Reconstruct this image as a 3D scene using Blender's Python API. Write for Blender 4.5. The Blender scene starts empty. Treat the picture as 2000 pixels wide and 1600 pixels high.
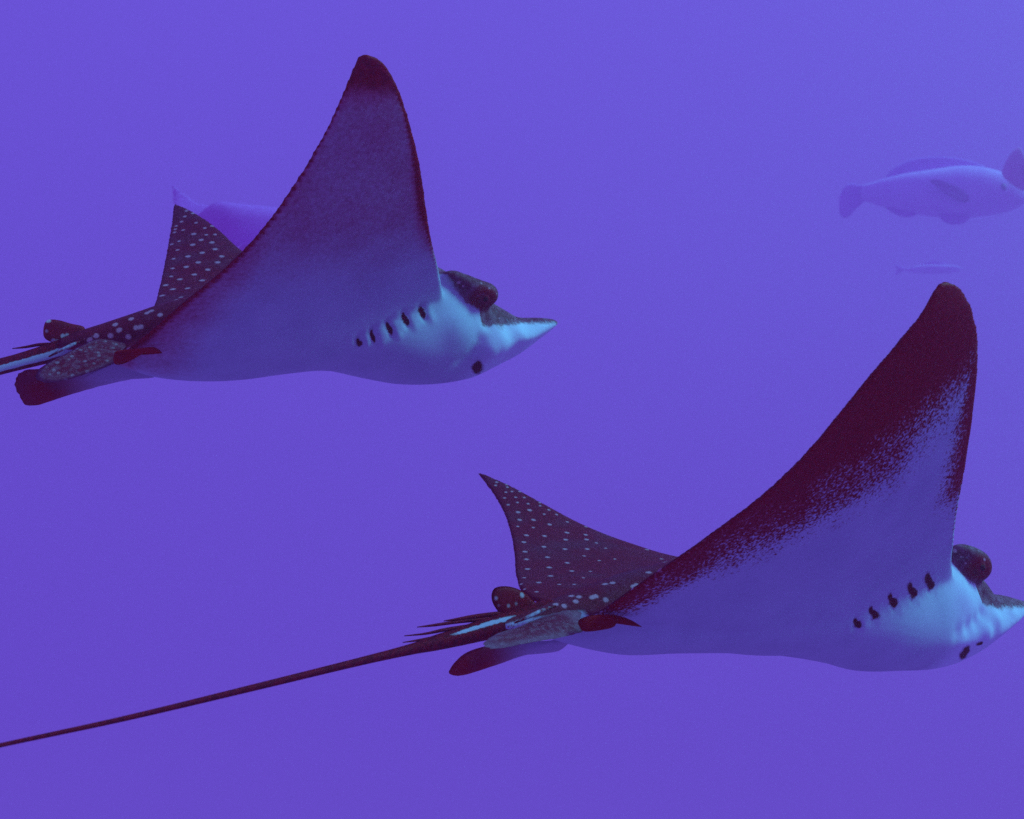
import bpy, bmesh, math, random
import numpy as np
from mathutils import Vector, Matrix, kdtree
from mathutils.bvhtree import BVHTree

random.seed(7)
rng = np.random.default_rng(7)
scene = bpy.context.scene
C = scene.collection

# ------------------------------------------------------------------ camera
F = 2144.0                      # focal length in photograph pixels (2000 px wide)
cam_d = bpy.data.cameras.new('camera')
cam = bpy.data.objects.new('camera', cam_d)
C.objects.link(cam)
cam_d.sensor_width = 36.0
cam_d.lens = 36.0 * F / 2000.0
cam_d.clip_start = 0.02
cam_d.clip_end = 500.0
PITCH = 10.0
cam.rotation_euler = (math.radians(90 + PITCH), 0, 0)
cam.location = (0, 0, 0)
cam_d.dof.use_dof = True
cam_d.dof.focus_distance = 1.75
cam_d.dof.aperture_fstop = 8.0
scene.camera = cam
CAMROT = np.array(Matrix.Rotation(math.radians(90 + PITCH), 3, 'X'))

# ------------------------------------------------------------------ water light
world = bpy.data.worlds.new('World')
scene.world = world
world.use_nodes = True
wn = world.node_tree.nodes
wl = world.node_tree.links
bgn = wn['Background']
tc = wn.new('ShaderNodeTexCoord')
sx = wn.new('ShaderNodeSeparateXYZ')
wl.new(tc.outputs['Generated'], sx.inputs[0])
mr = wn.new('ShaderNodeMapRange')
mr.inputs['From Min'].default_value = -1.0
mr.inputs['From Max'].default_value = 1.0
wl.new(sx.outputs['Z'], mr.inputs['Value'])
ramp = wn.new('ShaderNodeValToRGB')
wl.new(mr.outputs[0], ramp.inputs[0])
cr = ramp.color_ramp
cr.elements[0].position = 0.0
cr.elements[0].color = (0.130, 0.070, 0.535, 1)
cr.elements[1].position = 1.0
cr.elements[1].color = (0.155, 0.12, 0.80, 1)
e = cr.elements.new(0.42); e.color = (0.137, 0.075, 0.585, 1)
e = cr.elements.new(0.75); e.color = (0.153, 0.091, 0.69, 1)
wl.new(ramp.outputs[0], bgn.inputs['Color'])
bgn.inputs['Strength'].default_value = 1.0

# ------------------------------------------------------------------ sun filtered to cyan by the water
SUN_CAM = np.array([0.74, 0.64, -0.20]); SUN_CAM /= np.linalg.norm(SUN_CAM)   # towards the sun
sun_dir = Vector(CAMROT @ SUN_CAM)
sd = bpy.data.lights.new('sun', 'SUN')
sd.energy = 4.4
sd.angle = math.radians(18)
sd.color = (0.14, 0.84, 1.0)
sun = bpy.data.objects.new('sun', sd)
C.objects.link(sun)
sun.rotation_euler = sun_dir.to_track_quat('Z', 'Y').to_euler()
sun.location = (3, 2, 4)

vs = scene.view_settings
vs.view_transform = 'Standard'
vs.look = 'None'
vs.exposure = 0.0
vs.gamma = 1.0
vs.use_curve_mapping = False
scene.cycles.use_denoising = False
scene.cycles.volume_bounces = 2
scene.cycles.sample_clamp_indirect = 0.5
scene.cycles.max_bounces = 6

HAZE = 0.039

# ------------------------------------------------------------------ helpers
def smooth(a, b, x):
    t = np.clip((np.asarray(x, float) - a) / (b - a), 0, 1)
    return t * t * (3 - 2 * t)

def catmull(P, n, closed=False):
    """resample a polyline of points (k,d) to n points with a Catmull-Rom spline"""
    P = np.asarray(P, float)
    k = len(P)
    seg = k if closed else k - 1
    out = []
    ts = np.linspace(0, seg, n, endpoint=not closed)
    for t in ts:
        i = min(int(t), seg - 1); u = t - i
        if closed:
            p0, p1, p2, p3 = P[(i-1) % k], P[i % k], P[(i+1) % k], P[(i+2) % k]
        else:
            p1, p2 = P[i], P[i+1]
            p0 = P[i-1] if i > 0 else 2*p1 - p2
            p3 = P[i+2] if i + 2 < k else 2*p2 - p1
        out.append(0.5*((2*p1) + (-p0+p2)*u + (2*p0-5*p1+4*p2-p3)*u*u + (-p0+3*p1-3*p2+p3)*u**3))
    return np.array(out)

def pix_dir(px, py):
    return CAMROT @ np.array([(px - 1000.0)/F, (800.0 - py)/F, -1.0])

def new_obj(name, verts, faces, mat, parent=None, smooth_shade=True):
    me = bpy.data.meshes.new(name)
    me.from_pydata([tuple(v) for v in verts], [], [tuple(int(i) for i in f) for f in faces])
    me.update()
    if smooth_shade:
        me.shade_smooth()
    o = bpy.data.objects.new(name, me)
    C.objects.link(o)
    if mat: me.materials.append(mat)
    if parent: o.parent = parent
    return o

def float_attr(me, name, vals):
    a = me.attributes.new(name, 'FLOAT', 'POINT')
    a.data.foreach_set('value', np.asarray(vals, np.float32))

def vec_attr(me, name, vals):
    a = me.attributes.new(name, 'FLOAT_VECTOR', 'POINT')
    a.data.foreach_set('vector', np.asarray(vals, np.float32).ravel())

# ------------------------------------------------------------------ materials
def nodes_of(name):
    m = bpy.data.materials.new(name)
    m.use_nodes = True
    return m, m.node_tree.nodes, m.node_tree.links, m.node_tree.nodes['Principled BSDF']

def N(nt, kind, **kw):
    n = nt.new(kind)
    for k, v in kw.items(): setattr(n, k, v)
    return n

def math_node(nt, ln, op, a, b=None, clamp=False):
    n = nt.new('ShaderNodeMath'); n.operation = op; n.use_clamp = clamp
    for i, v in enumerate((a, b)):
        if v is None: continue
        if isinstance(v, (int, float)): n.inputs[i].default_value = v
        else: ln.new(v, n.inputs[i])
    return n.outputs[0]

def mix_col(nt, ln, fac, a, b):
    n = nt.new('ShaderNodeMix'); n.data_type = 'RGBA'
    for sock, v in ((n.inputs[0], fac), (n.inputs[6], a), (n.inputs[7], b)):
        if isinstance(v, (int, float)): sock.default_value = v
        elif isinstance(v, tuple): sock.default_value = v
        else: ln.new(v, sock)
    return n.outputs[2]

def sstep(nt, ln, v, a, b):
    n = nt.new('ShaderNodeMapRange'); n.interpolation_type = 'SMOOTHSTEP'
    ln.new(v, n.inputs['Value'])
    n.inputs['From Min'].default_value = a; n.inputs['From Max'].default_value = b
    return n.outputs[0]

MAROON = (0.32, 0.008, 0.016, 1)
MAROON_D = (0.22, 0.006, 0.012, 1)
SLATE = (0.17, 0.030, 0.050, 1)
PALE = (0.50, 0.57, 0.60, 1)
SPOT = (0.64, 0.38, 0.42, 1)

def skin_material(name, stipple, haze_tint):
    """ray skin: pale belly, wine-dark margins, dark back with rows of pale spots; all from the mesh attributes"""
    m, nt, ln, bs = nodes_of(name)
    def attr(n): 
        a = nt.new('ShaderNodeAttribute'); a.attribute_name = n; return a
    sk = nt.new('ShaderNodeTexCoord').outputs['Object']
    dors = attr('dorsal').outputs['Fac']
    dark = attr('dark').outputs['Fac']
    spotf = attr('spot').outputs['Fac']
    headf = attr('head').outputs['Fac']
    nz = N(nt, 'ShaderNodeTexNoise'); nz.inputs['Scale'].default_value = 230 if stipple else 130
    nz.inputs['Detail'].default_value = 2.5; nz.inputs['Roughness'].default_value = 0.6
    ln.new(sk, nz.inputs['Vector'])
    nz2 = N(nt, 'ShaderNodeTexNoise'); nz2.inputs['Scale'].default_value = 14
    nz2.inputs['Detail'].default_value = 4.0
    ln.new(sk, nz2.inputs['Vector'])
    n1 = math_node(nt, ln, 'SUBTRACT', nz.outputs['Fac'], 0.5)
    n2 = math_node(nt, ln, 'SUBTRACT', nz2.outputs['Fac'], 0.5)
    if stipple:
        v = math_node(nt, ln, 'ADD', dark, math_node(nt, ln, 'MULTIPLY', n1, 2.5))
        v = math_node(nt, ln, 'ADD', v, math_node(nt, ln, 'MULTIPLY', n2, 0.8))
        fac = sstep(nt, ln, v, 0.18, 0.80)
        fac = math_node(nt, ln, 'MULTIPLY', fac, sstep(nt, ln, dark, 0.01, 0.12))
        fac = math_node(nt, ln, 'MAXIMUM', fac, sstep(nt, ln, dark, 0.93, 1.0))
    else:
        v = math_node(nt, ln, 'ADD', dark, math_node(nt, ln, 'MULTIPLY', n1, 0.4))
        v = math_node(nt, ln, 'ADD', v, math_node(nt, ln, 'MULTIPLY', n2, 0.28))
        fac = sstep(nt, ln, v, 0.02, 1.0)
    vb = mix_col(nt, ln, sstep(nt, ln, nz2.outputs['Fac'], 0.3, 0.75), PALE, (0.45, 0.50, 0.55, 1))
    drk = mix_col(nt, ln, sstep(nt, ln, nz.outputs['Fac'], 0.35, 0.7), MAROON, MAROON_D)
    if not stipple:
        soft = mix_col(nt, ln, sstep(nt, ln, nz.outputs['Fac'], 0.35, 0.7), (0.44, 0.07, 0.15, 1), (0.36, 0.05, 0.11, 1))
        drk = mix_col(nt, ln, sstep(nt, ln, dark, 0.72, 1.0), soft, drk)
    vb = mix_col(nt, ln, attr('chin').outputs['Fac'], vb, (0.66, 0.82, 0.80, 1))
    belly = mix_col(nt, ln, fac, vb, drk)
    # back with pale spots, head mottled slate
    spot = math_node(nt, ln, 'ADD', spotf, math_node(nt, ln, 'MULTIPLY', n1, 0.35))
    spot = sstep(nt, ln, spot, 0.38, 0.72)
    back = mix_col(nt, ln, sstep(nt, ln, nz2.outputs['Fac'], 0.38, 0.72), (0.20, 0.012, 0.024, 1), SLATE)
    back = mix_col(nt, ln, sstep(nt, ln, nz.outputs['Fac'], 0.35, 0.75), back, (0.14, 0.008, 0.016, 1))
    nz3 = N(nt, 'ShaderNodeTexNoise'); nz3.inputs['Scale'].default_value = 55; nz3.inputs['Detail'].default_value = 4
    ln.new(sk, nz3.inputs['Vector'])
    hcol = mix_col(nt, ln, sstep(nt, ln, nz3.outputs['Fac'], 0.36, 0.72), (0.17, 0.030, 0.044, 1), (0.29, 0.13, 0.16, 1))
    hcol = mix_col(nt, ln, attr('eyepatch').outputs['Fac'], hcol, MAROON_D)
    back = mix_col(nt, ln, headf, back, hcol)
    hn_ = math_node(nt, ln, 'MULTIPLY', math_node(nt, ln, 'MULTIPLY', math_node(nt, ln, 'ADD', n1, math_node(nt, ln, 'MULTIPLY', math_node(nt, ln, 'SUBTRACT', nz3.outputs['Fac'], 0.5), 1.5)), 0.8), headf)
    dors = sstep(nt, ln, math_node(nt, ln, 'ADD', dors, hn_), 0.12, 0.88)
    back = mix_col(nt, ln, math_node(nt, ln, 'MULTIPLY', spot, 0.75), back, SPOT)
    col = mix_col(nt, ln, dors, belly, back)
    if haze_tint:
        col = mix_col(nt, ln, haze_tint, col, (0.76, 0.21, 0.70, 1))  # water haze painted into the skin, mauve close to the background
    ln.new(col, bs.inputs['Base Color'])
    bs.inputs['Roughness'].default_value = 0.55
    bs.inputs['Specular IOR Level'].default_value = 0.04
    bmp = N(nt, 'ShaderNodeBump'); bmp.inputs['Strength'].default_value = 0.12
    bmp.inputs['Distance'].default_value = 0.004
    ln.new(nz2.outputs['Fac'], bmp.inputs['Height'])
    ln.new(bmp.outputs[0], bs.inputs['Normal'])
    return m

def fin_material(name, base, other, spots=0.0, scale=42.0, speck=(0.50, 0.44, 0.44, 1), root_col=None, edge_col=None):
    m, nt, ln, bs = nodes_of(name)
    tcn = nt.new('ShaderNodeTexCoord')
    nz = N(nt, 'ShaderNodeTexNoise'); nz.inputs['Scale'].default_value = 30; nz.inputs['Detail'].default_value = 4
    ln.new(tcn.outputs['Object'], nz.inputs['Vector'])
    col = mix_col(nt, ln, sstep(nt, ln, nz.outputs['Fac'], 0.35, 0.68), base, other)
    if root_col:
        at = nt.new('ShaderNodeAttribute'); at.attribute_name = 'tip'
        col = mix_col(nt, ln, sstep(nt, ln, at.outputs['Fac'], 0.25, 0.75), root_col, col)
    if edge_col:
        at = nt.new('ShaderNodeAttribute'); at.attribute_name = 'rim'
        ev = math_node(nt, ln, 'ADD', at.outputs['Fac'], math_node(nt, ln, 'MULTIPLY', math_node(nt, ln, 'SUBTRACT', nz.outputs['Fac'], 0.5), 0.5))
        col = mix_col(nt, ln, math_node(nt, ln, 'MULTIPLY', sstep(nt, ln, ev, 0.6, 1.0), 0.7), col, edge_col)
    nm2 = N(nt, 'ShaderNodeTexNoise'); nm2.inputs['Scale'].default_value = 130; nm2.inputs['Detail'].default_value = 3
    ln.new(tcn.outputs['Object'], nm2.inputs['Vector'])
    if edge_col:
        col = mix_col(nt, ln, math_node(nt, ln, 'MULTIPLY', sstep(nt, ln, nm2.outputs['Fac'], 0.42, 0.75), 0.30), col, (0.34, 0.22, 0.26, 1))
    if spots:
        vo = N(nt, 'ShaderNodeTexVoronoi')
        vo.inputs['Scale'].default_value = scale; vo.inputs['Randomness'].default_value = 0.8
        ln.new(tcn.outputs['Object'], vo.inputs['Vector'])
        d = math_node(nt, ln, 'ADD', vo.outputs['Distance'], math_node(nt, ln, 'MULTIPLY', nz.outputs['Fac'], 0.15))
        s = math_node(nt, ln, 'SUBTRACT', 1.0, sstep(nt, ln, d, 0.22, 0.40))
        col = mix_col(nt, ln, math_node(nt, ln, 'MULTIPLY', s, spots), col, speck)
    ln.new(col, bs.inputs['Base Color'])
    bs.inputs['Roughness'].default_value = 0.55
    bs.inputs['Specular IOR Level'].default_value = 0.04
    return m

def stripe_material(name):
    """tail: wine-dark with a pale streak where the stripe attribute says so"""
    m, nt, ln, bs = nodes_of(name)
    a = nt.new('ShaderNodeAttribute'); a.attribute_name = 'stripe'
    tcn = nt.new('ShaderNodeTexCoord')
    nz = N(nt, 'ShaderNodeTexNoise'); nz.inputs['Scale'].default_value = 160; nz.inputs['Detail'].default_value = 3
    ln.new(tcn.outputs['Object'], nz.inputs['Vector'])
    v = math_node(nt, ln, 'ADD', a.outputs['Fac'], math_node(nt, ln, 'MULTIPLY', math_node(nt, ln, 'SUBTRACT', nz.outputs['Fac'], 0.5), 0.9))
    fac = sstep(nt, ln, v, 0.35, 0.75)
    drk = mix_col(nt, ln, sstep(nt, ln, nz.outputs['Fac'], 0.4, 0.65), (0.20, 0.006, 0.012, 1), (0.12, 0.005, 0.010, 1))
    ln.new(mix_col(nt, ln, fac, drk, (0.44, 0.50, 0.52, 1)), bs.inputs['Base Color'])
    bs.inputs['Roughness'].default_value = 0.6
    bs.inputs['Specular IOR Level'].default_value = 0.04
    return m

def plain_material(name, a, b, rough=0.5, scale=25):
    m, nt, ln, bs = nodes_of(name)
    tcn = nt.new('ShaderNodeTexCoord')
    nz = N(nt, 'ShaderNodeTexNoise'); nz.inputs['Scale'].default_value = scale; nz.inputs['Detail'].default_value = 3
    ln.new(tcn.outputs['Object'], nz.inputs['Vector'])
    ln.new(mix_col(nt, ln, sstep(nt, ln, nz.outputs['Fac'], 0.35, 0.65), a, b), bs.inputs['Base Color'])
    bs.inputs['Roughness'].default_value = rough
    bs.inputs['Specular IOR Level'].default_value = 0.12
    return m

M_SKIN_STIPPLE = skin_material('ray_skin_stippled', True, 0.0)
M_SKIN_SOFT = skin_material('ray_skin_soft', False, 0.0)
M_FIN_MOTTLED = fin_material('fin_mottled_maroon', (0.17, 0.010, 0.022, 1), (0.19, 0.022, 0.04, 1), 0.3, 85, edge_col=(0.22, 0.07, 0.10, 1))
M_FIN_GREY = fin_material('fin_mottled_grey', (0.16, 0.016, 0.03, 1), (0.18, 0.03, 0.05, 1), 0.0, 80, edge_col=(0.24, 0.10, 0.14, 1))
M_FIN_DARK = fin_material('fin_dark', MAROON, (0.26, 0.02, 0.04, 1), root_col=(0.46, 0.42, 0.48, 1))
M_DORSAL = fin_material('dorsal_fin_spotted', MAROON_D, (0.16, 0.006, 0.012, 1), 0.9, 62)
M_TAIL = stripe_material('tail_skin')
def slit_material(name):
    m, nt, ln, bs = nodes_of(name)
    at = nt.new('ShaderNodeAttribute'); at.attribute_name = 'core'
    tcn = nt.new('ShaderNodeTexCoord')
    nz = N(nt, 'ShaderNodeTexNoise'); nz.inputs['Scale'].default_value = 140; nz.inputs['Detail'].default_value = 3
    ln.new(tcn.outputs['Object'], nz.inputs['Vector'])
    v = math_node(nt, ln, 'ADD', at.outputs['Fac'], math_node(nt, ln, 'MULTIPLY', math_node(nt, ln, 'SUBTRACT', nz.outputs['Fac'], 0.5), 0.55))
    col = mix_col(nt, ln, sstep(nt, ln, v, 0.06, 0.50), (0.48, 0.50, 0.56, 1), (0.13, 0.004, 0.010, 1))
    ln.new(col, bs.inputs['Base Color']); bs.inputs['Roughness'].default_value = 0.8
    bs.inputs['Specular IOR Level'].default_value = 0.03
    return m
M_SLIT = slit_material('slit_soft')
M_SLIT_PLAIN = plain_material('slit_dark', (0.16, 0.004, 0.010, 1), (0.11, 0.003, 0.008, 1), 0.7)
M_GAP_SHADE = plain_material('gap_shade_dark_red', (0.34, 0.003, 0.004, 1), (0.24, 0.003, 0.004, 1), 0.9)  # painted shade of the opening between wing and pelvic fin
M_EYE = plain_material('eye_dark', (0.24, 0.008, 0.018, 1), (0.18, 0.008, 0.016, 1), 0.8)
M_PUPIL = plain_material('pupil_dark', (0.09, 0.002, 0.006, 1), (0.06, 0.002, 0.004, 1), 0.75)

# ------------------------------------------------------------------ a swimming eagle ray
class Frame:
    """body frame of an animal: x forward, y to its left, z up; w is the distance to its right side"""
    def __init__(self, px, py, depth, right, fwd):
        d = pix_dir(px, py)
        self.O = d * depth
        self.unit = depth / F                         # metres for one photograph pixel at this depth
        r = CAMROT @ np.array(right, float); r /= np.linalg.norm(r)
        f = CAMROT @ np.array(fwd, float); f -= r*np.dot(f, r); f /= np.linalg.norm(f)
        self.r, self.f = r, f
        self.u = np.cross(r, f)
        self.B = np.stack([f, -r, self.u], axis=1)     # local -> world
        self.cam_local = self.B.T @ (np.zeros(3) - self.O)
    def at(self, px, py, w):
        """the body-frame point seen at that pixel whose distance to the right is w (photo pixels at the body)"""
        d = pix_dir(px, py)
        t = (w*self.unit + np.dot(self.r, self.O)) / np.dot(self.r, d)
        return self.B.T @ (d*t - self.O)
    def ray(self, px, py):
        d = self.B.T @ pix_dir(px, py)
        return self.cam_local, d/np.linalg.norm(d)
    def matrix(self):
        M = Matrix.Identity(4)
        for i in range(3):
            for j in range(3): M[i][j] = self.B[i, j]
            M[i][3] = self.O[i]
        return M

def tube(path, rad, n=14, flat=1.0):
    path = np.asarray(path); k = len(path)
    verts, faces = [], []
    up = np.array([0.0, 0, 1])
    ang = []
    for i in range(k):
        t = path[min(i+1, k-1)] - path[max(i-1, 0)]; t /= np.linalg.norm(t)
        s = np.cross(t, up); s /= np.linalg.norm(s); v = np.cross(s, t)
        for j in range(n):
            a = 2*math.pi*j/n
            verts.append(path[i] + rad[i]*(math.cos(a)*s + flat*math.sin(a)*v)); ang.append(a)
    for i in range(k-1):
        for j in range(n):
            a, b = i*n+j, i*n+(j+1) % n
            faces.append((a, b, b+n, a+n))
    faces.append(tuple(range(n-1, -1, -1))); faces.append(tuple(range((k-1)*n, k*n)))
    return np.array(verts), faces, np.array(ang)

def lobe(outline, thick, bulge=0.0, rings=7, npts=56, ragged=0.0):
    """a leaf-like plate with a rounded rim: outline is a closed 3-D polygon"""
    P = catmull(outline, npts, closed=True)
    Cn = P.mean(axis=0)
    _, _, vt = np.linalg.svd(P - Cn)
    nrm = vt[2]
    if ragged:
        for i in range(npts):
            P[i] += (P[i]-Cn)*rng.uniform(-ragged, ragged)
    verts, faces = [], []
    for side in (1, -1):
        verts.append(Cn + nrm*(side*thick + bulge))
        base = len(verts) - 1
        for r in range(1, rings+1):
            q = r/rings
            h = thick*max(0.0, 1-q**2.5)**0.5
            for i in range(npts):
                verts.append(Cn + (P[i]-Cn)*q + nrm*(side*h + bulge*(1-q*q)))
        for i in range(npts):
            j = (i+1) % npts
            a, b = base+1+i, base+1+j
            faces.append((base, a, b) if side > 0 else (base, b, a))
            for r in range(rings-1):
                a, b = base+1+r*npts+i, base+1+r*npts+j
                c, d = a+npts, b+npts
                faces.append((a, c, d, b) if side > 0 else (a, b, d, c))
    o2 = 1 + rings*npts
    for i in range(npts):
        j = (i+1) % npts
        a, b = 1+(rings-1)*npts+i, 1+(rings-1)*npts+j
        faces.append((a, a+o2, b+o2, b))
    V = np.array(verts)
    tip = np.linalg.norm(V-P[0], axis=1); tip /= tip.max()
    one = np.concatenate([[0]]+[np.full(npts, (r+1)/rings) for r in range(rings)])
    return V, faces, tip, np.concatenate([one, one])

def loft_wings(fr, stations, thick):
    """closed loft over the span; returns verts, faces and samples of the middle surface"""
    NS, NC = 130, 44
    S = np.array([[w, *fr.at(*le, w), *fr.at(*te, w)] for w, le, te in stations])
    W = S[:, 0]
    # parameter along the span by arc length of the mid-chord
    mid = (S[:, 1:4] + S[:, 4:7])/2
    arc = np.concatenate([[0], np.cumsum(np.linalg.norm(np.diff(mid, axis=0), axis=1))])
    R = catmull(np.column_stack([S, arc]), NS)
    # arc length from the body's middle
    i0 = int(np.argmin(np.abs(R[:, 0])))
    span = R[:, 7] - R[i0, 7]
    smax = (abs(span[0]), abs(span[-1]))
    c = (1 - np.cos(np.linspace(0, math.pi, NC)))/2
    M = np.zeros((NS, NC, 3)); SF = np.zeros(NS)
    for i in range(NS):
        le, te = R[i, 1:4], R[i, 4:7]
        M[i] = le + (te-le)*c[:, None]
        SF[i] = abs(span[i])/(smax[0] if span[i] < 0 else smax[1])
    # normals of the middle surface (towards the back)
    du = np.gradient(M, axis=0); dv = np.gradient(M, axis=1)
    n = np.cross(du, dv); ln_ = np.linalg.norm(n, axis=2, keepdims=True); ln_[ln_ < 1e-9] = 1
    n /= ln_
    if n[NS//2, NC//2, 2] < 0: n = -n
    # make tips inherit their neighbour's normal
    n[0] = n[2]; n[1] = n[2]; n[-1] = n[-3]; n[-2] = n[-3]
    verts, faces = [], []
    top = np.zeros((NS, NC), int); bot = np.zeros((NS, NC), int)
    for i in range(NS):
        tm = thick(SF[i])
        chord = np.linalg.norm(M[i, -1]-M[i, 0])
        for k in range(NC):
            prof = (math.sin(math.pi*c[k]**0.62))**0.8 if 0 < c[k] < 1 else 0
            h = 0.0032 + min(tm, 0.16*chord)*prof
            top[i, k] = len(verts); verts.append(M[i, k] + n[i, k]*h)
            pb = (math.sin(math.pi*c[k]**0.95))**1.1 if 0 < c[k] < 1 else 0
            hb = 0.0032 + min(tm, 0.16*chord)*pb
            bot[i, k] = len(verts); verts.append(M[i, k] - n[i, k]*hb)
    for i in range(NS-1):
        for k in range(NC-1):
            faces.append((top[i, k], top[i, k+1], top[i+1, k+1], top[i+1, k]))
            faces.append((bot[i, k], bot[i+1, k], bot[i+1, k+1], bot[i, k+1]))
        faces.append((top[i, 0], top[i+1, 0], bot[i+1, 0], bot[i, 0]))
        faces.append((top[i, -1], bot[i, -1], bot[i+1, -1], top[i+1, -1]))
    for i in (0, NS-1):
        for k in range(NC-1):
            q = (top[i, k], bot[i, k], bot[i, k+1], top[i, k+1])
            faces.append(q if i == 0 else q[::-1])
    samp = dict(M=M, n=n, c=c, SF=SF, span=span, chord=np.linalg.norm(M[:, -1]-M[:, 0], axis=1))
    return verts, faces, samp

def loft_trunk(fr, stations, nseg=40, cheek=None, keel=0.0):
    T = []
    for x, t, b, hw in stations:
        # what the photograph shows of the head is its near cheek, not its middle
        k = float(np.interp(x, cheek, (0, 1))) if cheek else 0.0
        pt, pb = fr.at(x, t, 0.62*k*hw), fr.at(x, b, 0.30*k*hw)
        pt[1] = 0; pb[1] = 0
        T.append([*pt, *pb, hw*fr.unit])
    R = catmull(np.array(T), 90)
    verts, faces = [], []
    for ri, row in enumerate(R):
        pt, pb, hw = row[:3], row[3:6], row[6]
        cn = (pt+pb)/2; up = (pt-pb)/2
        for j in range(nseg):
            a = 2*math.pi*j/nseg
            ca, sa = math.cos(a), math.sin(a)
            ex = 2/(2.35 + 1.0*max(0.0, 1-ri/26.0)**0.5)
            y = math.copysign(abs(ca)**ex, ca); z = math.copysign(abs(sa)**ex, sa)
            if keel:
                k = keel*(1 - float(smooth(26, 42, ri)))
                zc = float(np.interp(ri, (0, 9, 19, 28), (-0.22, -0.26, -0.34, -0.66)))
                y *= (1 - k*max(0.0, (zc-z)/(1+zc))**0.85)*(1 - 0.40*k*max(0.0, (z-zc)/(1-zc)))
            verts.append(cn + up*z + np.array([0, -1, 0])*hw*y)
    k = len(R)
    for i in range(k-1):
        for j in range(nseg):
            a, b = i*nseg+j, i*nseg+(j+1) % nseg
            faces.append((a, b, b+nseg, a+nseg))
    faces.append(tuple(range(nseg-1, -1, -1))); faces.append(tuple(range((k-1)*nseg, k*nseg)))
    return verts, faces

def ball(center, radii, axis=None, nu=20, nv=12):
    verts, faces = [], []
    for i in range(nv+1):
        p = math.pi*i/nv
        for j in range(nu):
            a = 2*math.pi*j/nu
            verts.append(np.array(center) + np.array([radii[0]*math.sin(p)*math.cos(a), radii[1]*math.sin(p)*math.sin(a), radii[2]*math.cos(p)]))
    for i in range(nv):
        for j in range(nu):
            a, b = i*nu+j, i*nu+(j+1) % nu
            faces.append((a, a+nu, b+nu, b))
    return verts, faces

def remesh(verts, faces, voxel, smooth_it):
    me = bpy.data.meshes.new('tmp')
    me.from_pydata([tuple(v) for v in verts], [], faces); me.update()
    bm = bmesh.new(); bm.from_mesh(me)
    bmesh.ops.recalc_face_normals(bm, faces=bm.faces); bm.to_mesh(me); bm.free()
    o = bpy.data.objects.new('tmp', me); C.objects.link(o)
    md = o.modifiers.new('r', 'REMESH'); md.mode = 'VOXEL'; md.voxel_size = voxel
    sm = o.modifiers.new('s', 'SMOOTH'); sm.factor = 0.5; sm.iterations = smooth_it
    dg = bpy.context.evaluated_depsgraph_get()
    out = bpy.data.meshes.new_from_object(o.evaluated_get(dg))
    bpy.data.objects.remove(o); bpy.data.meshes.remove(me)
    return out

def merge(*parts):
    V, Fc = [], []
    for v, f in parts:
        o = len(V); V.extend(v); Fc.extend([tuple(i+o for i in q) for q in f])
    return V, Fc

def decal(fr, bvh, strip, name, mat, root, lift=0.0011):
    """strip: (px, py, half width px) along a slit; laid on the skin with a low lip"""
    S = catmull(strip, 14)
    S[:, 2] = S[:, 2]*1.35*(1 + rng.uniform(-0.16, 0.16, 14))
    NW = 10
    core = []
    verts, faces = [], []
    for i, (x, y, hw) in enumerate(S):
        t = S[min(i+1, 13)][:2] - S[max(i-1, 0)][:2]; t /= np.linalg.norm(t)+1e-9
        nn = np.array([-t[1], t[0]])
        for j in range(NW+1):
            q = -1 + 2*j/NW
            p = np.array([x, y]) + nn*hw*q
            o, d = fr.ray(*p)
            loc, nor, _, _ = bvh.ray_cast(Vector(o), Vector(d))
            if loc is None:
                if verts: verts.append(verts[-1]); core.append(0.0); continue
                return None
            core.append(max(0.0, 1-abs(q))*min(1.0, 3.2*min(i, 13-i)/13 + 0.15))
            h = lift*(1-q*q) - 0.0006 + 0.0006*(1 - abs(2*i/13-1)**4)
            verts.append(np.array(loc) + np.array(nor)*h)
    for i in range(13):
        for j in range(NW):
            a = i*(NW+1)+j
            faces.append((a, a+1, a+NW+2, a+NW+1))
    do = new_obj(name, verts, faces, mat, root)
    float_attr(do.data, 'core', core)
    return do

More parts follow.
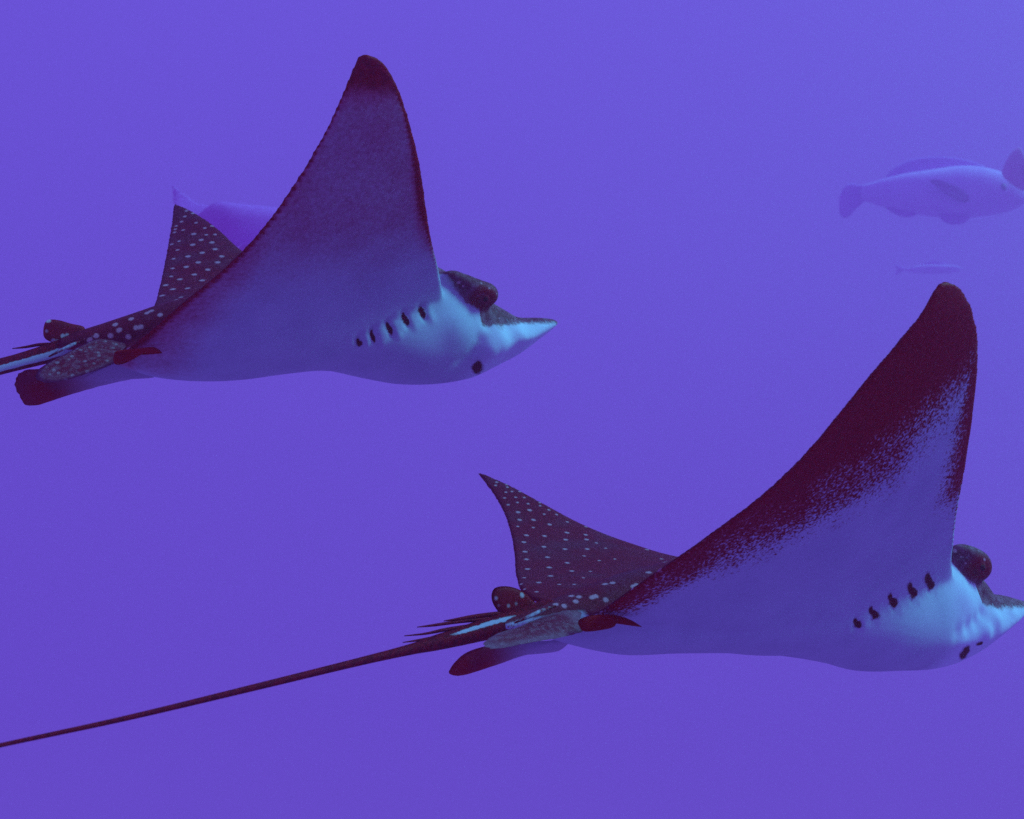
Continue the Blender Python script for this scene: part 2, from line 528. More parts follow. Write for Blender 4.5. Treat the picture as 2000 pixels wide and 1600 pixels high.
def eagle_ray(cfg):
    fr = cfg['frame']
    root = bpy.data.objects.new('eagle_ray', None)
    C.objects.link(root)
    root.matrix_world = fr.matrix()
    root.empty_display_size = 0.1
    root['label'] = cfg['label']; root['category'] = 'ray'; root['group'] = 'swimming eagle rays'
    U = fr.unit
    wv, wf, sp = loft_wings(fr, cfg['wing'], cfg['thick'])
    tv, tf = loft_trunk(fr, cfg['trunk'], cheek=cfg.get('cheek'), keel=0.70 if cfg.get('cheek') else 0.0)
    parts = [(wv, wf), (tv, tf)]
    for (px, py, w, rx, ry, rz) in cfg['bulges']:
        for s in (1, -1):
            c0 = fr.at(px, py, w); c0 = np.array([c0[0], c0[1]*s, c0[2]])
            parts.append(ball(c0, (rx*U, ry*U, rz*U)))
    V, Fc = merge(*parts)
    me = remesh(V, Fc, cfg.get('voxel', 0.0036), 9)
    me.name = 'body'
    nv = len(me.vertices)
    co = np.zeros(nv*3); me.vertices.foreach_get('co', co); co = co.reshape(-1, 3)
    # soften the head where brow, cheek and snout run together
    ed = np.zeros(len(me.edges)*2, int); me.edges.foreach_get('vertices', ed); ed = ed.reshape(-1, 2)
    hw_ = smooth(cfg['head_x'][0]*U - 0.05, cfg['head_x'][1]*U, co[:, 0])[:, None]
    deg = np.bincount(ed.ravel(), minlength=nv)[:, None]
    for _ in range(cfg.get('soft', 22)):
        acc = np.zeros_like(co)
        for ax in range(3):
            acc[:, ax] = np.bincount(ed[:, 0], co[ed[:, 1], ax], nv) + np.bincount(ed[:, 1], co[ed[:, 0], ax], nv)
        co = co + 0.6*hw_*(acc/deg - co)
    me.vertices.foreach_set('co', co.ravel()); me.update()
    if 'sculpt' in cfg:
        nrm = np.array([v.normal[:] for v in me.vertices])
        bv = BVHTree.FromPolygons([tuple(v) for v in co], [tuple(p.vertices) for p in me.polygons])
        push = np.zeros(nv)
        jobs = list(cfg['sculpt'])
        for strip in cfg['gills']:
            for x_, y_, h_ in strip:
                jobs.append((x_, y_, 7, -3.2)); jobs.append((x_ + 15, y_ + 2, 8, 1.6)); jobs.append((x_ - 13, y_ + 1, 7, 1.0))
        for x_, y_, r_, a_ in jobs:
            o_, d_ = fr.ray(x_, y_)
            hit = bv.ray_cast(Vector(o_), Vector(d_))[0]
            if hit is None: continue
            for sg in (1, -1):
                q2 = ((co - np.array([hit[0], hit[1]*sg, hit[2]]))**2).sum(1)/(r_*U)**2
                push += a_*U*np.exp(-q2)
        co = co + nrm*push[:, None]
        me.vertices.foreach_set('co', co.ravel()); me.update()
    no = np.array([v.normal[:] for v in me.vertices])
    # nearest sample of the middle surface
    M, n, c = sp['M'], sp['n'], sp['c']
    NS, NC = M.shape[:2]
    kd = kdtree.KDTree(NS*NC)
    for i in range(NS):
        for k in range(NC): kd.insert(Vector(M[i, k]), i*NC+k)
    kd.balance()
    idx = np.array([kd.find(Vector(p))[1] for p in co])
    ii, kk = idx//NC, idx % NC
    side = np.einsum('ij,ij->i', co-M[ii, kk], n[ii, kk])
    side_n = np.einsum('ij,ij->i', no, n[ii, kk])
    sf = sp['SF'][ii]; cc = c[kk]
    # refine the chord fraction and the span inside the sample cell
    le, te = M[ii, 0], M[ii, -1]
    ch = te-le; L2 = np.maximum((ch**2).sum(1), 1e-8)
    cc = np.clip(((co-le)*ch).sum(1)/L2, -0.2, 1.2)
    # span position refined with the neighbouring stations
    i2 = np.clip(ii+1, 0, NS-1); i1 = np.clip(ii-1, 0, NS-1)
    cA = np.clip(cc, 0, 1)[:, None]
    pA = M[i1, 0] + (M[i1, -1]-M[i1, 0])*cA; pB = M[i2, 0] + (M[i2, -1]-M[i2, 0])*cA
    dd = pB-pA; tt = np.clip(((co-pA)*dd).sum(1)/np.maximum((dd**2).sum(1), 1e-10), -0.5, 1.5)
    span = sp['span'][i1] + (sp['span'][i2]-sp['span'][i1])*tt
    sf = np.abs(span)/np.where(span < 0, abs(sp['span'][0]), abs(sp['span'][-1]))
    dorsal = smooth(-0.15, 0.35, side_n)
    # trunk: the back is what lies above the line of the wing roots
    hb = np.array([fr.at(px, py, w)[[0, 2]] for px, py, w in cfg['head_line']])
    hb = hb[np.argsort(hb[:, 0])]
    zline = np.interp(co[:, 0], hb[:, 0], hb[:, 1])
    head = smooth(cfg['head_x'][0]*U, cfg['head_x'][1]*U, co[:, 0])
    dz = (co[:, 2]-zline)
    dh = smooth(-0.010, 0.012, dz)
    dorsal = dorsal*(1-head) + dh*head
    dark = cfg['dark'](sf, np.clip(cc, 0, 1), span)
    dark = dark*(1-head)
    # pale spots of the back: the ones the photograph shows, then others filling the rest of the back
    bvh = BVHTree.FromPolygons([tuple(v) for v in co], [tuple(p.vertices) for p in me.polygons])
    spots = []
    for px, py, rad in cfg.get('spots', []):
        o_, d_ = fr.ray(px, py)
        hit = bvh.ray_cast(Vector(o_), Vector(d_))[0]
        if hit is not None: spots.append((np.array(hit), rad*U))
    seen = len(spots)
    order = rng.permutation(nv)[:6000]
    pts = np.array([p for p, _ in spots]).reshape(-1, 3)
    for i in order:
        if dorsal[i] < 0.95 or head[i] > 0.2: continue
        gap = 0.040 if (span[i] > 0.10 or co[i, 0] > 0.0) else 0.05
        if len(pts) and np.min(((pts-co[i])**2).sum(1)) < gap*gap: continue
        if cfg.get('spots') and span[i] < 0.02 and seen and np.min(((pts[:seen]-co[i])**2).sum(1)) < 0.07**2: continue
        spots.append((co[i].copy(), rng.uniform(4.5, 6.5)*U)); pts = np.vstack([pts, co[i]])
    for px, py, rad in cfg.get('head_spots', []):
        o_, d_ = fr.ray(px, py)
        hit = bvh.ray_cast(Vector(o_), Vector(d_))[0]
        if hit is not None:
            spots.append((np.array(hit), rad*U)); spots.append((np.array([hit[0], -hit[1], hit[2]]), rad*U))
    sf_ = np.zeros(nv)
    if spots:
        ks = kdtree.KDTree(len(spots))
        for i, (p, _) in enumerate(spots): ks.insert(Vector(p), i)
        ks.balance()
        for i in np.nonzero(dorsal > 0.05)[0]:
            _, j, d_ = ks.find(Vector(co[i]))
            sf_[i] = max(0.0, 1 - 0.5*d_/spots[j][1])
    float_attr(me, 'spot', sf_); float_attr(me, 'head', head)
    ep = np.zeros(nv)
    if 'eye' in cfg:
        o_, d_ = fr.ray(cfg['eye'][0], cfg['eye'][1])
        hit = np.array(bvh.ray_cast(Vector(o_), Vector(d_))[0])
        for sg in (1, -1):
            dd_ = (co - hit*np.array([1, sg, 1]))*np.array([1, 1, 1.25])
            ep = np.maximum(ep, smooth(46*U, 22*U, np.linalg.norm(dd_, axis=1)))
    float_attr(me, 'eyepatch', ep)
    cx = cfg.get('chin_x', (300, 420))
    float_attr(me, 'chin', smooth(cx[0]*U, cx[1]*U, co[:, 0]))
    float_attr(me, 'dorsal', dorsal); float_attr(me, 'dark', dark)
    me.shade_smooth()
    me.materials.clear(); me.materials.append(cfg['skin'])
    body = bpy.data.objects.new('body', me); C.objects.link(body); body.parent = root
    if cfg.get('simple'): return root, fr
    for strip in cfg['gills']: decal(fr, bvh, strip, 'gill_slit', M_SLIT, root)
    for nm, strip in cfg['marks']: decal(fr, bvh, strip, nm, M_SLIT, root)
    # eyes, one on each side of the head
    ex, ey, er = cfg['eye']
    o, d = fr.ray(ex, ey)
    loc, nor, _, _ = bvh.ray_cast(Vector(o), Vector(d))
    if loc is not None:
        for s in (1, -1):
            p = np.array([loc[0], loc[1]*s, loc[2]]); nn = np.array([nor[0], nor[1]*s, nor[2]])
            v, f = ball(p - nn*er*U*0.66, (er*U, er*U*0.8, er*U))
            eo = new_obj('eye', v, f, M_EYE, root)
            v, f = ball(p - nn*er*U*0.16, (er*U*0.48, er*U*0.40, er*U*0.48))
            new_obj('pupil', v, f, M_PUPIL, eo)
    # fins
    for nm, mat, th, bulge, rag, pts in cfg['fins']:
        v, f, tip, rim = lobe([fr.at(*p) for p in pts], th*U, bulge*U, ragged=rag)
        fo = new_obj(nm, v, f, mat, root)
        float_attr(fo.data, 'tip', tip); float_attr(fo.data, 'rim', rim)
    # tail
    tp = catmull(np.array([[*fr.at(x, y, w), r*U] for x, y, w, r in cfg['tail']]), 240)
    v, f, ang = tube(tp[:, :3], tp[:, 3], 32)
    t = new_obj('tail', v, f, M_TAIL, root)
    q = np.repeat(np.linspace(0, 1, 240), 32)
    px_q = cfg['stripe']
    da = np.abs((ang - px_q[2] + math.pi) % (2*math.pi) - math.pi)
    st = smooth(px_q[3], px_q[3]*0.4, da)*smooth(px_q[0]-0.03, px_q[0]+0.02, q)*smooth(px_q[1]+0.06, px_q[1]-0.03, q)
    float_attr(t.data, 'stripe', st)
    for pts in cfg['spines']:
        P = catmull(np.array([[*fr.at(x, y, w), r*U] for x, y, w, r in pts]), 16)
        v, f, _ = tube(P[:, :3], P[:, 3], 8, 0.7)
        so = new_obj('tail_spine', v, f, M_TAIL, root)
        float_attr(so.data, 'stripe', np.zeros(len(v)))
    for pts in cfg.get('ridges', []):
        P = catmull(np.array([[*fr.at(x, y, w), r*U] for x, y, w, r in pts]), 24)
        v, f, _ = tube(P[:, :3], P[:, 3], 10, 0.8)
        so = new_obj('skin_ridge', v, f, M_TAIL, root)
        float_attr(so.data, 'stripe', np.clip(np.repeat(np.sin(np.linspace(0, math.pi, 24))**0.7, 10)*0.62, 0, 1))
    return root, fr

def thick_fn(root_t):
    return lambda s: root_t*math.exp(-(s/0.17)**2) + 0.020*math.exp(-(s/0.42)**2) + 0.0050*(1-s) + 0.001

SPOTS1 = [(x, y, 4.5) for x, y in [(1165,230),(1205,245),(1155,265),(1135,298),(1225,305),(1280,338),(1325,325),(1385,360),(1345,378),(1290,380),(1100,325),(1095,345),(1090,365),(1145,350),(1120,420),(1072,440),(1110,475),(1085,530),(1078,590),(1070,640)]]
SPOTS1 += [(x, y, 6.0) for x, y in [(1210,375),(1258,412),(1325,428),(1205,442),(1345,470),(1265,492),(1385,515),(1175,515),(1240,552),(1360,552),(1165,580),(1298,598),(1215,628),(1125,658),(1265,665),(1035,695),(1080,720),(1172,715),(1012,760)]]
SPOTS1 += [(x, y, 5.2) for x, y in [(1100,785),(1130,770),(920,868),(945,855),(820,905),(720,940),(850,960),(880,955),(800,1018),(1000,880),(745,975),(690,1010),(640,1060),(600,1010),(560,1040)]]
SPOTS2 = [(x, y, 4.0) for x, y in [(700,140),(693,160),(765,155),(770,172),(850,200),(800,200),(760,205),(752,242),(825,238),(880,240),(930,238),(775,287),(835,272),(905,280),(980,272),(983,293),(1090,300),(1090,325),(1090,350),(1010,348),(1040,320),(1210,380),(1160,398),(838,428),(938,435),(1282,430),(1375,462),(1350,535),(1410,570),(1270,620),(1470,640),(1368,650),(1310,720),(1265,762),(880,762),(1108,805),(1205,805),(857,803),(880,838),(960,853)]]
SPOTS2 += [(x, y, 5.5) for x, y in [(915,322),(840,335),(850,385),(940,385),(1045,415),(895,485),(1012,490),(1158,468),(1280,482),(1285,513),(1150,514),(878,530),(1008,560),(1145,575),(1290,575),(885,592),(895,642),(1032,628),(1160,665),(900,705),(1043,695),(1190,718),(1052,750),(975,793),(1405,803),(1455,795),(1690,727),(1760,708)]]
SPOTS2 += [(x, y, 5.2) for x, y in [(1185,880),(1235,885),(1215,915),(1320,890),(1345,882),(1410,905),(1590,820),(1610,808),(1085,935),(1140,945)]]

# ---- the ray with the soft mauve wing
fr1 = Frame(600, 640, 2.08, (0.56, 0.08, 0.83), (0.83, 0.01, -0.56))
wing1 = [
    (-520, (342, 399), (339, 404)),
    (-495, (362, 407), (337, 420)),
    (-450, (392, 424), (333, 448)),
    (-380, (430, 452), (327, 482)),
    (-290, (476, 494), (319, 524)),
    (-190, (560, 545), (309, 568)),
    (-100, (690, 575), (298, 602)),
    (0, (850, 610), (262, 655)),
    (75, (866, 592), (238, 690)),
    (135, (864, 560), (285, 655)),
    (205, (856, 522), (345, 602)),
    (285, (843, 470), (430, 532)),
    (360, (832, 402), (510, 450)),
    (425, (820, 320), (587, 340)),
    (475, (801, 240), (642, 243)),
    (510, (775, 165), (680, 155)),
    (530, (746, 120), (696, 118)),
    (536, (716, 105), (704, 108)),
]
def dark1(s, c, span):
    near = np.where(span > 0, 1.0, 1.0)
    e_ = 1-c
    thr = 0.10 + 0.06*s
    band = smooth(thr+0.18, thr-0.08, e_)*0.66
    outer = smooth(0.20, 0.66, s)*0.62
    lead = smooth(0.12, 0.0, c)*smooth(0.35, 0.6, s)*0.6
    tip = smooth(0.85, 0.97, s)*0.5
    edge = smooth(0.04, 0.0, e_)*0.34 + smooth(0.035, 0.0, c)*smooth(0.22, 0.42, s)*0.45
    return np.clip(np.maximum(band*smooth(0.0, 0.12, s), outer) + lead + tip + edge, 0, 1.2)
trunk1 = [
    (1088, 626, 636, 26), (1078, 620, 646, 46), (1052, 617, 668, 62), (1018, 615, 694, 74), (992, 598, 708, 80),
    (970, 582, 720, 86), (940, 556, 735, 92), (900, 530, 744, 97), (850, 508, 749, 102),
    (790, 518, 748, 108), (720, 518, 737, 116), (650, 522, 723, 121), (570, 532, 729, 121),
    (480, 548, 741, 114), (400, 570, 744, 98), (320, 592, 738, 78), (260, 612, 722, 58),
    (200, 632, 700, 40), (150, 648, 690, 28), (110, 664, 692, 20),
]
ray1, _ = eagle_ray(dict(
    frame=fr1, wing=wing1, cheek=(700, 880), trunk=trunk1, thick=thick_fn(0.062), skin=M_SKIN_SOFT, dark=dark1,
    label='spotted eagle ray with plain dusky mauve underwing and dark pointed wing tip',
    bulges=[(946, 575, 82, 34, 28, 28), (926, 566, 82, 32, 28, 25), (905, 554, 82, 30, 26, 21), (884, 541, 84, 28, 22, 15)],
    head_line=[(700, 560, 90), (855, 522, 90), (880, 552, 90), (912, 592, 90), (940, 604, 90), (945, 636, 90), (985, 636, 80), (1010, 632, 70), (1080, 634, 30)],
    head_x=(215, 270),
    gills=[[(822, 597, 3), (822, 606, 6), (826, 616, 6), (829, 624, 3)],
           [(787, 609, 2.5), (788, 618, 4.5), (794, 629, 6), (797, 638, 2.5)],
           [(755, 628, 2.5), (757, 636, 4), (762, 646, 5.5), (765, 656, 2.5)],
           [(727, 643, 2.5), (725, 650, 3), (729, 661, 5), (732, 671, 2.5)],
           [(700, 659, 3), (699, 666, 4), (702, 671, 6), (698, 677, 3)]],
    marks=[('mouth', [(934, 702, 6), (933, 712, 9), (931, 722, 9), (929, 731, 6)])],
    sculpt=[(893, 640, 40, 9), (918, 700, 20, -8), (930, 684, 18, -8), (938, 664, 16, -6), (900, 708, 20, -5), (978, 668, 24, 8), (958, 684, 20, 7), (1015, 652, 20, 4), (950, 632, 14, -5), (985, 630, 14, -3)],
    eye=(948, 584, 17),
    spots=[(x/3.2, 340+y/3.2, r) for x, y, r in SPOTS1],
    head_spots=[(896, 552, 4), (940, 553, 3), (956, 563, 3), (970, 574, 2.5), (905, 559, 3), (1000, 625, 2.5), (975, 622, 2.5)],
    fins=[
        ('pelvic_fin', M_FIN_MOTTLED, 5, 0, 0.012, [(255, 655, 30), (258, 690, 62), (228, 708, 80), (170, 730, 88), (110, 747, 88), (72, 742, 80), (80, 718, 66), (130, 690, 48), (190, 662, 32)]),
        ('pelvic_fin', M_FIN_DARK, 5, 0, 0.022, [(250, 700, -20), (215, 712, -35), (110, 722, -62), (55, 722, -78), (30, 741, -84), (38, 774, -86), (62, 793, -84), (125, 775, -74), (190, 756, -62), (255, 741, -48), (300, 735, -35)]),
        ('dorsal_fin', M_DORSAL, 5, 0, 0, [(165, 640, 0), (138, 632, 2), (112, 625, 3), (92, 626, 4), (85, 641, 4), (87, 660, 4), (104, 670, 3), (125, 676, 1), (160, 664, 0)]),
        ('fin_gap_shade', M_GAP_SHADE, 6, 0, 0, [(222, 696, 118), (230, 685, 122), (269, 681, 126), (300, 678, 130), (317, 690, 132), (298, 686, 130), (281, 690, 128), (264, 700, 126), (240, 711, 124), (224, 711, 120)]),  # dark plate standing in for the shadowed opening behind the wing
    ],
    tail=[(190, 664, 0, 22), (140, 676, 0, 19), (90, 692, 0, 16), (40, 706, 0, 14), (0, 717, 0, 13), (-100, 745, 0, 11), (-300, 800, 0, 8), (-600, 885, 0, 6), (-900, 970, 0, 4), (-1000, 998, 0, 2)],
    stripe=(0.10, 0.55, math.radians(196), 0.62),
    spines=[[(120, 672, 0, 4), (80, 673, 0, 4), (50, 678, 0, 3), (24, 681, 0, 1)], [(100, 676, 0, 4), (60, 687, 0, 4), (20, 698, 0, 4), (-40, 712, 0, 2)]],
    ridges=[[(165, 662, 34, 2), (140, 674, 36, 3.6), (120, 684, 36, 3.6), (95, 697, 34, 1.5)]],
))

# ---- the ray with the speckled dark wing and the long whip tail
fr2 = Frame(1560, 1190, 1.86, (0.58, 0.22, 0.78), (0.80, 0.0, -0.60))
wing2 = [
    (-600, (933, 922), (933, 924)),
    (-580, (958, 933), (944, 939)),
    (-540, (1000, 952), (962, 963)),
    (-470, (1060, 985), (983, 1000)),
    (-390, (1140, 1028), (997, 1042)),
    (-300, (1230, 1064), (1004, 1085)),
    (-200, (1350, 1098), (1008, 1128)),
    (-100, (1560, 1120), (1030, 1165)),
    (0, (1850, 1150), (1130, 1205)),
    (85, (1862, 1130), (1165, 1200)),
    (155, (1862, 1098), (1215, 1166)),
    (235, (1862, 1062), (1290, 1113)),
    (315, (1868, 1005), (1390, 1043)),
    (395, (1881, 930), (1490, 967)),
    (465, (1895, 842), (1580, 880)),
    (525, (1906, 752), (1665, 776)),
    (575, (1909, 672), (1740, 686)),
    (610, (1898, 606), (1795, 620)),
    (628, (1874, 563), (1822, 574)),
    (634, (1850, 549), (1836, 553)),
]
def dark2(s, c, span):
    e_ = 1-c
    thr = np.interp(s, [0, 0.12, 0.3, 0.45, 0.58, 0.7, 0.8, 0.88, 1], [0.0, 0.015, 0.07, 0.16, 0.33, 0.52, 0.80, 1.2, 1.4])
    wd = 0.06 + 0.36*smooth(0.2, 0.6, s)
    band = smooth(thr+wd, thr-wd*0.7, e_)*smooth(0.08, 0.2, s)
    lead = smooth(0.20, 0.03, c)*smooth(0.42, 0.62, s)
    rim = smooth(0.03, 0.0, c)*smooth(0.3, 0.5, s)*0.9
    return np.clip(np.maximum(np.maximum(band, lead), rim), 0, 1)
trunk2 = [
    (2024, 1178, 1188, 26), (2012, 1176, 1193, 48), (1990, 1167, 1208, 66), (1968, 1158, 1233, 78), (1950, 1155, 1254, 84),
    (1934, 1142, 1270, 88), (1915, 1102, 1284, 95), (1885, 1066, 1298, 100), (1840, 1048, 1308, 104),
    (1780, 1058, 1310, 111), (1700, 1060, 1311, 119), (1640, 1062, 1297, 123), (1560, 1070, 1283, 125),
    (1480, 1078, 1277, 125), (1400, 1086, 1276, 117), (1315, 1094, 1277, 104), (1240, 1112, 1280, 88),
    (1180, 1132, 1272, 72), (1120, 1155, 1258, 54), (1060, 1178, 1242, 38), (1010, 1195, 1234, 26), (970, 1208, 1240, 20),
]
ray2, _ = eagle_ray(dict(
    frame=fr2, wing=wing2, cheek=(1660, 1840), trunk=trunk2, thick=thick_fn(0.062), skin=M_SKIN_STIPPLE, dark=dark2,
    label='eagle ray with dark speckled underwing tip, trailing a long thin whip tail',
    bulges=[(1911, 1104, 90, 30, 30, 36), (1898, 1094, 88, 30, 28, 32), (1886, 1084, 86, 28, 26, 24), (1874, 1074, 86, 24, 22, 16)],
    head_line=[(1700, 1100, 95), (1858, 1060, 95), (1868, 1092, 95), (1888, 1128, 95), (1912, 1143, 95), (1918, 1180, 90), (1945, 1190, 85), (1975, 1188, 70), (2014, 1188, 30)],
    head_x=(250, 300),
    gills=[[(1812, 1117, 5), (1812, 1130, 7), (1817, 1142, 9), (1814, 1154, 4)],
           [(1778, 1135, 4), (1777, 1148, 6), (1784, 1158, 9), (1780, 1172, 3)],
           [(1740, 1157, 4), (1738, 1167, 5), (1745, 1178, 9), (1745, 1190, 3)],
           [(1702, 1183, 3.5), (1701, 1193, 5), (1709, 1201, 9), (1703, 1211, 3)],
           [(1671, 1206, 3.5), (1671, 1215, 5.5), (1676, 1221, 8), (1670, 1225, 4)]],
    marks=[('mouth', [(1893, 1261, 4), (1887, 1270, 6), (1881, 1279, 6), (1876, 1288, 4)]), ('nostril', [(1906, 1259, 2), (1913, 1257, 3), (1920, 1254, 2)])],
    sculpt=[(1884, 1165, 40, 9), (1893, 1226, 20, -8), (1908, 1214, 18, -8), (1918, 1198, 16, -6), (1872, 1236, 20, -5), (1946, 1212, 22, 8), (1928, 1236, 20, 7), (1975, 1194, 18, 4), (1925, 1165, 14, -5)],
    eye=(1918, 1109, 21),
    spots=[(760+x/3.3333, 900+y/3.3333, r) for x, y, r in SPOTS2],
    head_spots=[(1865, 1076, 5), (1877, 1088, 3), (1886, 1100, 3), (1923, 1093, 4), (1912, 1076, 3)],
    fins=[
        ('pelvic_fin', M_FIN_GREY, 5, 0, 0.035, [(1130, 1190, 40), (1136, 1220, 78), (1138, 1233, 92), (1090, 1246, 98), (1030, 1256, 98), (975, 1266, 96), (945, 1262, 90), (962, 1242, 72), (1010, 1225, 50), (1075, 1200, 36)]),
        ('pelvic_fin', M_FIN_DARK, 5, 0, 0.008, [(1110, 1250, -20), (1060, 1252, -32), (1000, 1256, -50), (945, 1263, -66), (904, 1279, -78), (878, 1309, -84), (885, 1319, -84), (910, 1318, -80), (970, 1299, -64), (1030, 1279, -48), (1090, 1272, -36)]),
        ('dorsal_fin', M_DORSAL, 5, 0, 0, [(1050, 1190, 0), (1035, 1165, 2), (1010, 1150, 3), (985, 1145, 4), (965, 1150, 4), (960, 1168, 4), (968, 1188, 3), (985, 1204, 2), (1020, 1204, 0)]),
        ('fin_gap_shade', M_GAP_SHADE, 7, 0, 0, [(1130, 1212, 106), (1150, 1203, 110), (1180, 1200, 112), (1206, 1202, 113), (1232, 1211, 114), (1254, 1225, 114), (1228, 1215, 114), (1206, 1211, 113), (1196, 1226, 112), (1146, 1234, 108), (1133, 1226, 106)]),  # dark plate in place of the shadow inside the wing notch
    ],
    tail=[(1075, 1200, 0, 26), (1010, 1215, 0, 21), (950, 1229, 0, 17), (900, 1243, 0, 14), (850, 1256, 0, 11.5), (800, 1269, 0, 8), (700, 1293, 0, 5.8), (500, 1342, 0, 4.6), (250, 1402, 0, 3.4), (0, 1456, 0, 2.6), (-250, 1512, 0, 2.2), (-500, 1570, 0, 1.4), (-600, 1594, 0, 0.6)],
    stripe=(0.11, 0.27, math.radians(148), 0.30),
    spines=[[(985, 1197, 0, 5), (930, 1204, 0, 5), (890, 1210, 0, 3), (867, 1213, 0, 1)],
            [(960, 1208, 0, 5), (900, 1214, 0, 4), (850, 1221, 0, 3), (815, 1225, 0, 1)],
            [(920, 1222, 0, 4), (870, 1230, 0, 4), (830, 1238, 0, 2.5), (790, 1242, 0, 1)],
            [(900, 1232, 0, 4), (860, 1242, 0, 3), (820, 1250, 0, 2.5), (787, 1255, 0, 1)]],
    ridges=[[(1085, 1184, 44, 2), (1060, 1192, 48, 3.6), (1030, 1206, 48, 3.6), (1005, 1217, 44, 1.5)]],
))

# ---- a third ray far behind the first, almost lost in the water
M_SKIN_HAZE_TINT = skin_material('ray_skin_haze_tinted', False, 0.9)  # most of its fading is mixed into the skin colour
fr3 = Frame(620, 470, 9.0, (0.40, 0.10, 0.90), (0.90, 0.0, -0.40))
wing3 = [
    (-300, (336, 357), (333, 361)), (-275, (352, 370), (334, 382)), (-225, (388, 394), (337, 410)),
    (-150, (450, 412), (342, 450)), (-80, (560, 430), (352, 480)), (0, (760, 470), (400, 500)),
    (60, (765, 465), (440, 490)), (140, (770, 430), (530, 455)), (200, (770, 380), (575, 405)),
    (250, (760, 330), (615, 350)), (290, (735, 285), (660, 300)), (302, (712, 262), (694, 268)),
]
trunk3 = [(800, 472, 488, 12), (780, 452, 510, 38), (700, 425, 524, 58), (600, 414, 524, 60), (530, 407, 518, 52), (460, 399, 508, 38), (420, 396, 492, 22), (385, 420, 470, 8)]
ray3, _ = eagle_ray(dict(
    frame=fr3, wing=wing3, trunk=trunk3, thick=thick_fn(0.12), skin=M_SKIN_HAZE_TINT, dark=dark1, voxel=0.014, simple=True,
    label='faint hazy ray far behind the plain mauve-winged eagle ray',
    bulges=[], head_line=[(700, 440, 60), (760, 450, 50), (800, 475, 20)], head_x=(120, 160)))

# ------------------------------------------------------------------ fish in the distance
def fish(frame, trunk, fins, name, label, mats, eye=None, group=None):
    root = bpy.data.objects.new(name, None); C.objects.link(root)
    root.matrix_world = frame.matrix()
    root['label'] = label; root['category'] = 'fish'
    if group: root['group'] = group
    v, f = loft_trunk(frame, trunk, 24)
    b = new_obj('body', v, f, mats[0], root)
    for nm, mi, th, pts in fins:
        v, f, tip, rim = lobe([frame.at(*p) for p in pts], th*frame.unit, 0)
        new_obj(nm, v, f, mats[mi], root)
    if eye:
        for sgn in (1, -1):
            p = frame.at(eye[0], eye[1], eye[2]); p[1] *= sgn
            v, f = ball(p, (eye[3]*frame.unit,)*3)
            new_obj('eye', v, f, mats[2], root)
    return root

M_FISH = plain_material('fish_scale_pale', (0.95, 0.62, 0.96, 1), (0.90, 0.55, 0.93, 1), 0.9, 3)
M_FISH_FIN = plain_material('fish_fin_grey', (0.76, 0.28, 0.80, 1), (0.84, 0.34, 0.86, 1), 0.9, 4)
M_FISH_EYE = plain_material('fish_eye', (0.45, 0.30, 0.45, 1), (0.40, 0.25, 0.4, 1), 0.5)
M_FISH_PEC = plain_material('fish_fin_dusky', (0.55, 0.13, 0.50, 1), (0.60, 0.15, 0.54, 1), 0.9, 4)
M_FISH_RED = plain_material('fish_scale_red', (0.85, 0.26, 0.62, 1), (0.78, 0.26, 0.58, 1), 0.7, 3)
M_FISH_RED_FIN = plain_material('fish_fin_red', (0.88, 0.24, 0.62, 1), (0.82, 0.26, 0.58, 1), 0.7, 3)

frA = Frame(1840, 375, 20.0, (0.12, 0.02, 1), (1, 0, -0.12))
fish(frA, [(2008, 378, 386, 4), (2000, 369, 395, 20), (1976, 350, 411, 36), (1945, 338, 418, 46), (1905, 328, 423, 52), (1860, 327, 424, 52),
           (1815, 333, 420, 46), (1770, 339, 413, 36), (1730, 348, 404, 24), (1698, 358, 395, 13), (1680, 362, 391, 7)],
     [('tail_fin', 1, 2, [(1692, 378, 0), (1682, 363, 0), (1660, 358, 0), (1645, 372, 0), (1639, 395, 0), (1641, 420, 0), (1655, 425, 0), (1672, 408, 0), (1688, 393, 0)]),
      ('dorsal_fin', 1, 1.8, [(1733, 350, 0), (1742, 331, 0), (1775, 313, 0), (1815, 307, 0), (1865, 308, 0), (1908, 318, 0), (1928, 334, 0), (1860, 338, 0), (1795, 342, 0)]),
      ('anal_fin', 1, 1.8, [(1728, 400, 0), (1740, 414, 0), (1765, 424, 0), (1785, 422, 0), (1795, 410, 0), (1760, 402, 0)]),
      ('pelvic_fin', 1, 1.8, [(1840, 416, 18), (1838, 428, 20), (1855, 438, 22), (1882, 436, 22), (1892, 420, 18)]),
      ('pectoral_fin', 3, 2, [(1892, 384, 54), (1870, 366, 58), (1838, 353, 60), (1817, 352, 58), (1830, 366, 60), (1856, 382, 60), (1884, 396, 56)])],
     'grouper', 'large pale blue fish with rounded back, dim in the water', [M_FISH, M_FISH_FIN, M_FISH_EYE, M_FISH_PEC], eye=(1957, 366, 44, 8))

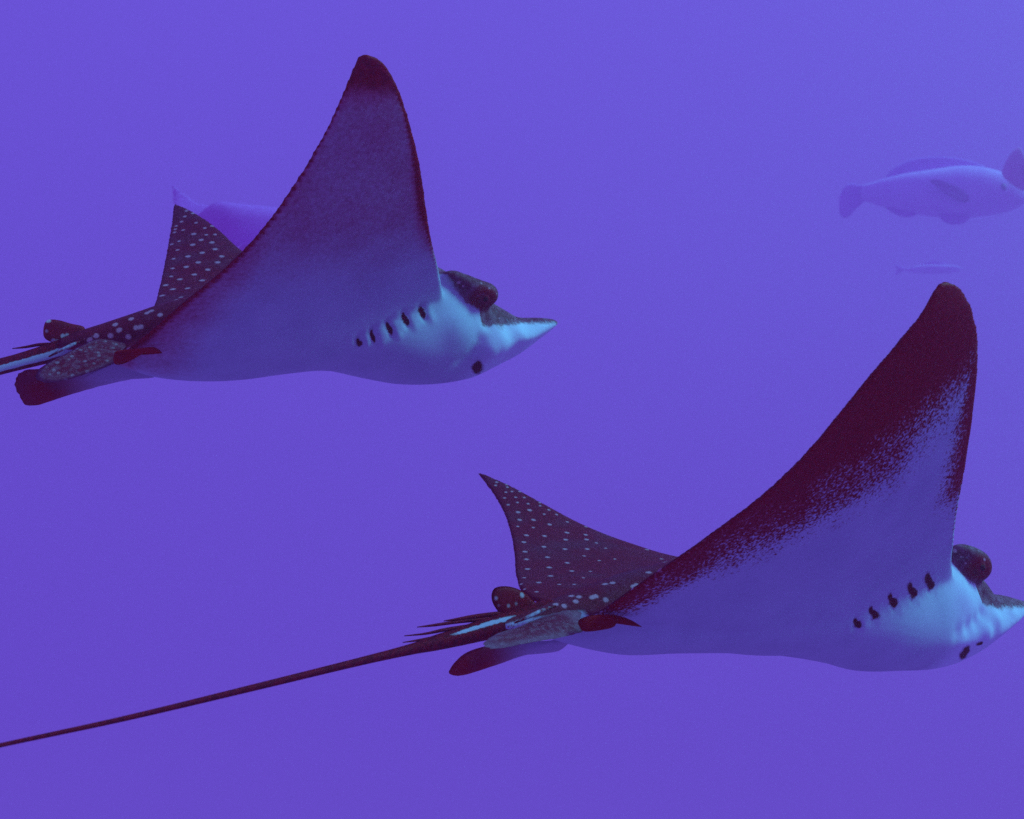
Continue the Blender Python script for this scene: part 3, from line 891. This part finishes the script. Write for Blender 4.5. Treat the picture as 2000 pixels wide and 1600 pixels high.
frB = Frame(2080, 330, 19.0, (0.1, 0.02, 1), (1, 0, -0.1))
fish(frB, [(2330, 335, 345, 5), (2300, 312, 362, 30), (2240, 285, 380, 46), (2170, 278, 384, 46), (2100, 296, 372, 34), (2050, 312, 358, 20), (2015, 318, 350, 10), (1998, 322, 346, 5)],
     [('tail_fin', 1, 2, [(2012, 334, 0), (2004, 312, 0), (1992, 288, 0), (1976, 298, 0), (1962, 322, 0), (1957, 340, 0), (1968, 354, 0), (1988, 368, 0), (2003, 372, 0), (2010, 350, 0)]),
      ('dorsal_fin', 1, 1.8, [(2090, 300, 0), (2130, 262, 0), (2200, 250, 0), (2260, 270, 0), (2280, 300, 0), (2180, 305, 0)])],
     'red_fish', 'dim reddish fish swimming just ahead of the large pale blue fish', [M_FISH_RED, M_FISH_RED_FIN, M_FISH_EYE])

frD = Frame(1815, 525, 27.0, (0.0, 0.02, 1), (1, 0, 0))
fish(frD, [(1880, 524, 527, 1), (1865, 519, 532, 5), (1835, 517, 535, 8), (1800, 518, 534, 7), (1775, 522, 531, 4), (1762, 524, 529, 2)],
     [('tail_fin', 1, 1.5, [(1766, 526, 0), (1752, 517, 0), (1748, 518, 0), (1754, 526, 0), (1748, 535, 0), (1752, 536, 0)]),
      ('dorsal_fin', 1, 1, [(1800, 520, 0), (1812, 511, 0), (1838, 511, 0), (1850, 519, 0)])],
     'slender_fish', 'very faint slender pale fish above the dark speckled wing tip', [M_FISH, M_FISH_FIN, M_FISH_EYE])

# ------------------------------------------------------------------ the water itself
x0, x1, y0, y1, z0, z1 = -20, 20, -3, 34, -3.2, 11.0
hv = [(x, y, z) for x in (x0, x1) for y in (y0, y1) for z in (z0, z1)]
hf = [(0, 1, 3, 2), (4, 6, 7, 5), (0, 4, 5, 1), (2, 3, 7, 6), (0, 2, 6, 4), (1, 5, 7, 3)]
mh = bpy.data.materials.new('water_haze'); mh.use_nodes = True
hn = mh.node_tree.nodes; hn.clear()
ho = hn.new('ShaderNodeOutputMaterial')
pv = hn.new('ShaderNodeVolumePrincipled')
pv.inputs['Color'].default_value = (0.95, 0.80, 0.98, 1)
pv.inputs['Density'].default_value = HAZE
pv.inputs['Anisotropy'].default_value = 0.92
mh.node_tree.links.new(pv.outputs[0], ho.inputs['Volume'])
hz = new_obj('haze', hv, hf, mh, None, False)
hz['kind'] = 'stuff'; hz['label'] = 'violet blue sea water fading the distant animals'; hz['category'] = 'water'
